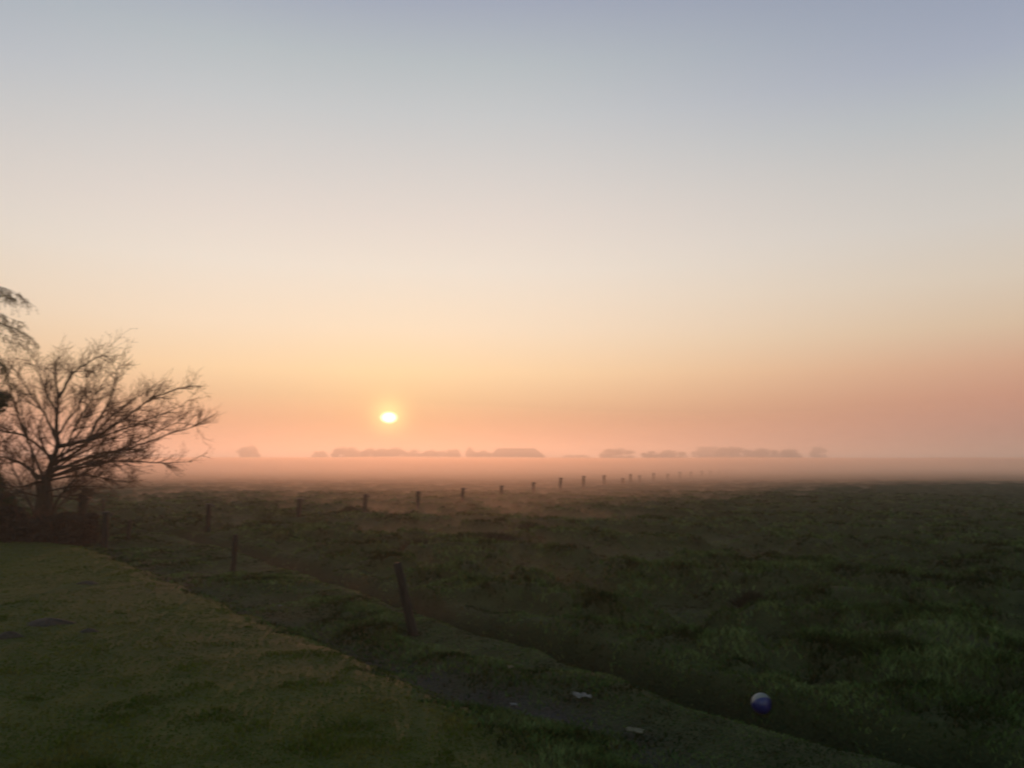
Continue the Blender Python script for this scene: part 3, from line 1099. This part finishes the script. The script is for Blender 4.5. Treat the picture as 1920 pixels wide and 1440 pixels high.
sl = bpy.data.lights.new('sun', 'SUN')
sl.energy = 2.05
sl.angle = R(0.53)
sl.color = (1.0, 0.41, 0.19)
so = bpy.data.objects.new('sun', sl)
COL.objects.link(so)
so.rotation_euler = Vector(sd).to_track_quat('Z', 'Y').to_euler()


# ------------------------------------------------------------------ haze and ground mist
def volume_mat(name, density, color, g):
    m = bpy.data.materials.new(name)
    m.use_nodes = True
    t = m.node_tree
    t.nodes.remove(t.nodes['Principled BSDF'])
    v = t.nodes.new('ShaderNodeVolumePrincipled')
    v.inputs['Density'].default_value = density
    v.inputs['Color'].default_value = (*color, 1)
    v.inputs['Anisotropy'].default_value = g
    t.links.new(v.outputs[0], t.nodes['Material Output'].inputs['Volume'])
    return m


def outward(o):
    bm = bmesh.new()
    bm.from_mesh(o.data)
    bmesh.ops.recalc_face_normals(bm, faces=bm.faces[:])
    bm.to_mesh(o.data)
    bm.free()
    return o


def box(name, lo, hi, mat):
    (a, b, c), (d, e, f) = lo, hi
    V = [(a, b, c), (d, b, c), (d, e, c), (a, e, c), (a, b, f), (d, b, f), (d, e, f), (a, e, f)]
    return mesh(name, V, [(3, 2, 1, 0), (4, 5, 6, 7), (0, 1, 5, 4), (1, 2, 6, 5), (2, 3, 7, 6), (3, 0, 4, 7)], mat)


haze = box('haze', (-3000, -3000, -1.8), (3000, 3000, 20), volume_mat('haze_air', 0.001, (0.95, 0.91, 0.88), 0.58))
tag(haze, 'thin warm morning haze over the whole field', kind='stuff')


def mist():
    xs = np.concatenate([[-2600, -1800, -1200, -800, -550], np.linspace(-400, 400, 61), [550, 800, 1200, 1800, 2600]])
    ys = np.concatenate([[12, 18, 24, 30, 36], np.geomspace(42, 420, 30), [520, 700, 1000, 1500, 2600]])
    X, Yg = np.meshgrid(xs, ys)
    azm = np.arctan2(X, Yg)
    # the bank's near edge wanders: closest beyond the middle of the fence row, farther off to both sides
    front = np.interp(azm, np.arctan((np.array([-2500, 100, 400, 700, 900, 1050, 1200, 1350, 1600, 1900, 4500]) - 960) / F),
                      [95, 95, 88, 66, 50, 50, 60, 76, 112, 145, 150])
    ex = np.hypot(X, Yg) - front + 18 * (fbm(X * 0.03, Yg * 0.03, 55) - 0.5)
    top = np.interp(ex, [-80, -54, -24, 0, 20, 60, 150, 330, 3000], [-0.3, -0.06, 0.33, 0.72, 1.1, 2.0, 3.7, 5.0, 5.3]) + 2.6 * (fbm(X * 0.012, Yg * 0.008, 61) - 0.5) * sstep(60, 260, ex)
    ye = Yg
    n, m = X.shape[1], X.shape[0]
    V = np.concatenate([np.stack([X, ye, top], -1).reshape(-1, 3), np.stack([X, ye, -0.8 + 0.62 * (1 - sstep(10, 60, ex))], -1).reshape(-1, 3)])
    N = n * m
    a, b = np.meshgrid(np.arange(m - 1), np.arange(n - 1), indexing='ij')
    q = np.stack([a * n + b, a * n + b + 1, (a + 1) * n + b + 1, (a + 1) * n + b], -1).reshape(-1, 4)
    Q = [q, q[:, ::-1] + N]
    rim = list(range(n)) + [k * n + n - 1 for k in range(1, m)] + [(m - 1) * n + k for k in range(n - 2, -1, -1)] + [k * n for k in range(m - 2, 0, -1)]
    Q.append(np.array([[s, s + N, e + N, e] for s, e in zip(rim, rim[1:] + rim[:1])])[:, ::-1])
    o = mesh('ground_mist', V, np.concatenate(Q), volume_mat('mist_air', 0.015, (0.97, 0.76, 0.62), 0.6), smooth=False)
    outward(o)
    tag(o, 'low bank of pink ground mist lying over the far pasture', kind='stuff')


mist()


def far_mist():
    # the thinner, taller mist further out that half dissolves the trees: its near face is steep and wavy
    naz, radii = 72, [125, 138, 150, 165, 185, 300, 700, 1800, 2700]
    tops = [-0.6, 5.0, 9.5, 13.5, 16.0, 17.0, 17.5, 18.0, 18.0]
    V, Q = [], []
    for r, t in zip(radii, tops):
        for k in range(naz):
            a = 2 * math.pi * k / naz
            rr = r * (1 + 0.10 * math.sin(3 * a + 1) + 0.07 * math.sin(7 * a)) if r < 500 else r
            V.append((rr * math.sin(a), rr * math.cos(a), t + (0.8 * math.sin(5 * a + r) if t > 3 else 0)))
    n = len(radii)
    V += [(x, y, -1.2) for x, y, z in V]
    N = n * naz
    for j in range(n - 1):
        for k in range(naz):
            k2 = (k + 1) % naz
            a, b, c, d = j * naz + k, j * naz + k2, (j + 1) * naz + k2, (j + 1) * naz + k
            Q += [(d, c, b, a), (a + N, b + N, c + N, d + N)]
    for k in range(naz):
        k2 = (k + 1) % naz
        Q += [(k, k2, k2 + N, k + N), ((n - 1) * naz + k2, (n - 1) * naz + k, (n - 1) * naz + k + N, (n - 1) * naz + k2 + N)]
    o = mesh('distant_mist', V, Q, volume_mat('distant_mist_air', 0.0017, (0.95, 0.89, 0.84), 0.58))
    outward(o)
    tag(o, 'thin pale mist veiling the far trees and barn', kind='stuff')


far_mist()

# ------------------------------------------------------------------ camera and render settings
cd = bpy.data.cameras.new('camera')
co = bpy.data.objects.new('camera', cd)
COL.objects.link(co)
co.location = (0, 0, H)
co.rotation_euler = (math.pi / 2 + PITCH, 0, 0)
cd.sensor_width = 36.0
cd.lens = 36.0 * F / 1920.0
cd.clip_start, cd.clip_end = 0.1, 8000
cd.dof.use_dof = True                     # the phone focused too near: everything beyond a few metres is slightly soft
cd.dof.focus_distance = 1.6
cd.dof.aperture_fstop = 8.5
cd.dof.aperture_ratio = 0.42
SC.camera = co

SC.cycles.volume_bounces = 2
SC.cycles.max_bounces = 6
SC.cycles.diffuse_bounces = 3
SC.cycles.use_denoising = True
SC.cycles.sample_clamp_indirect = 4
SC.view_settings.view_transform = 'Standard'
SC.view_settings.look = 'None'
SC.view_settings.exposure = 0
SC.view_settings.gamma = 1
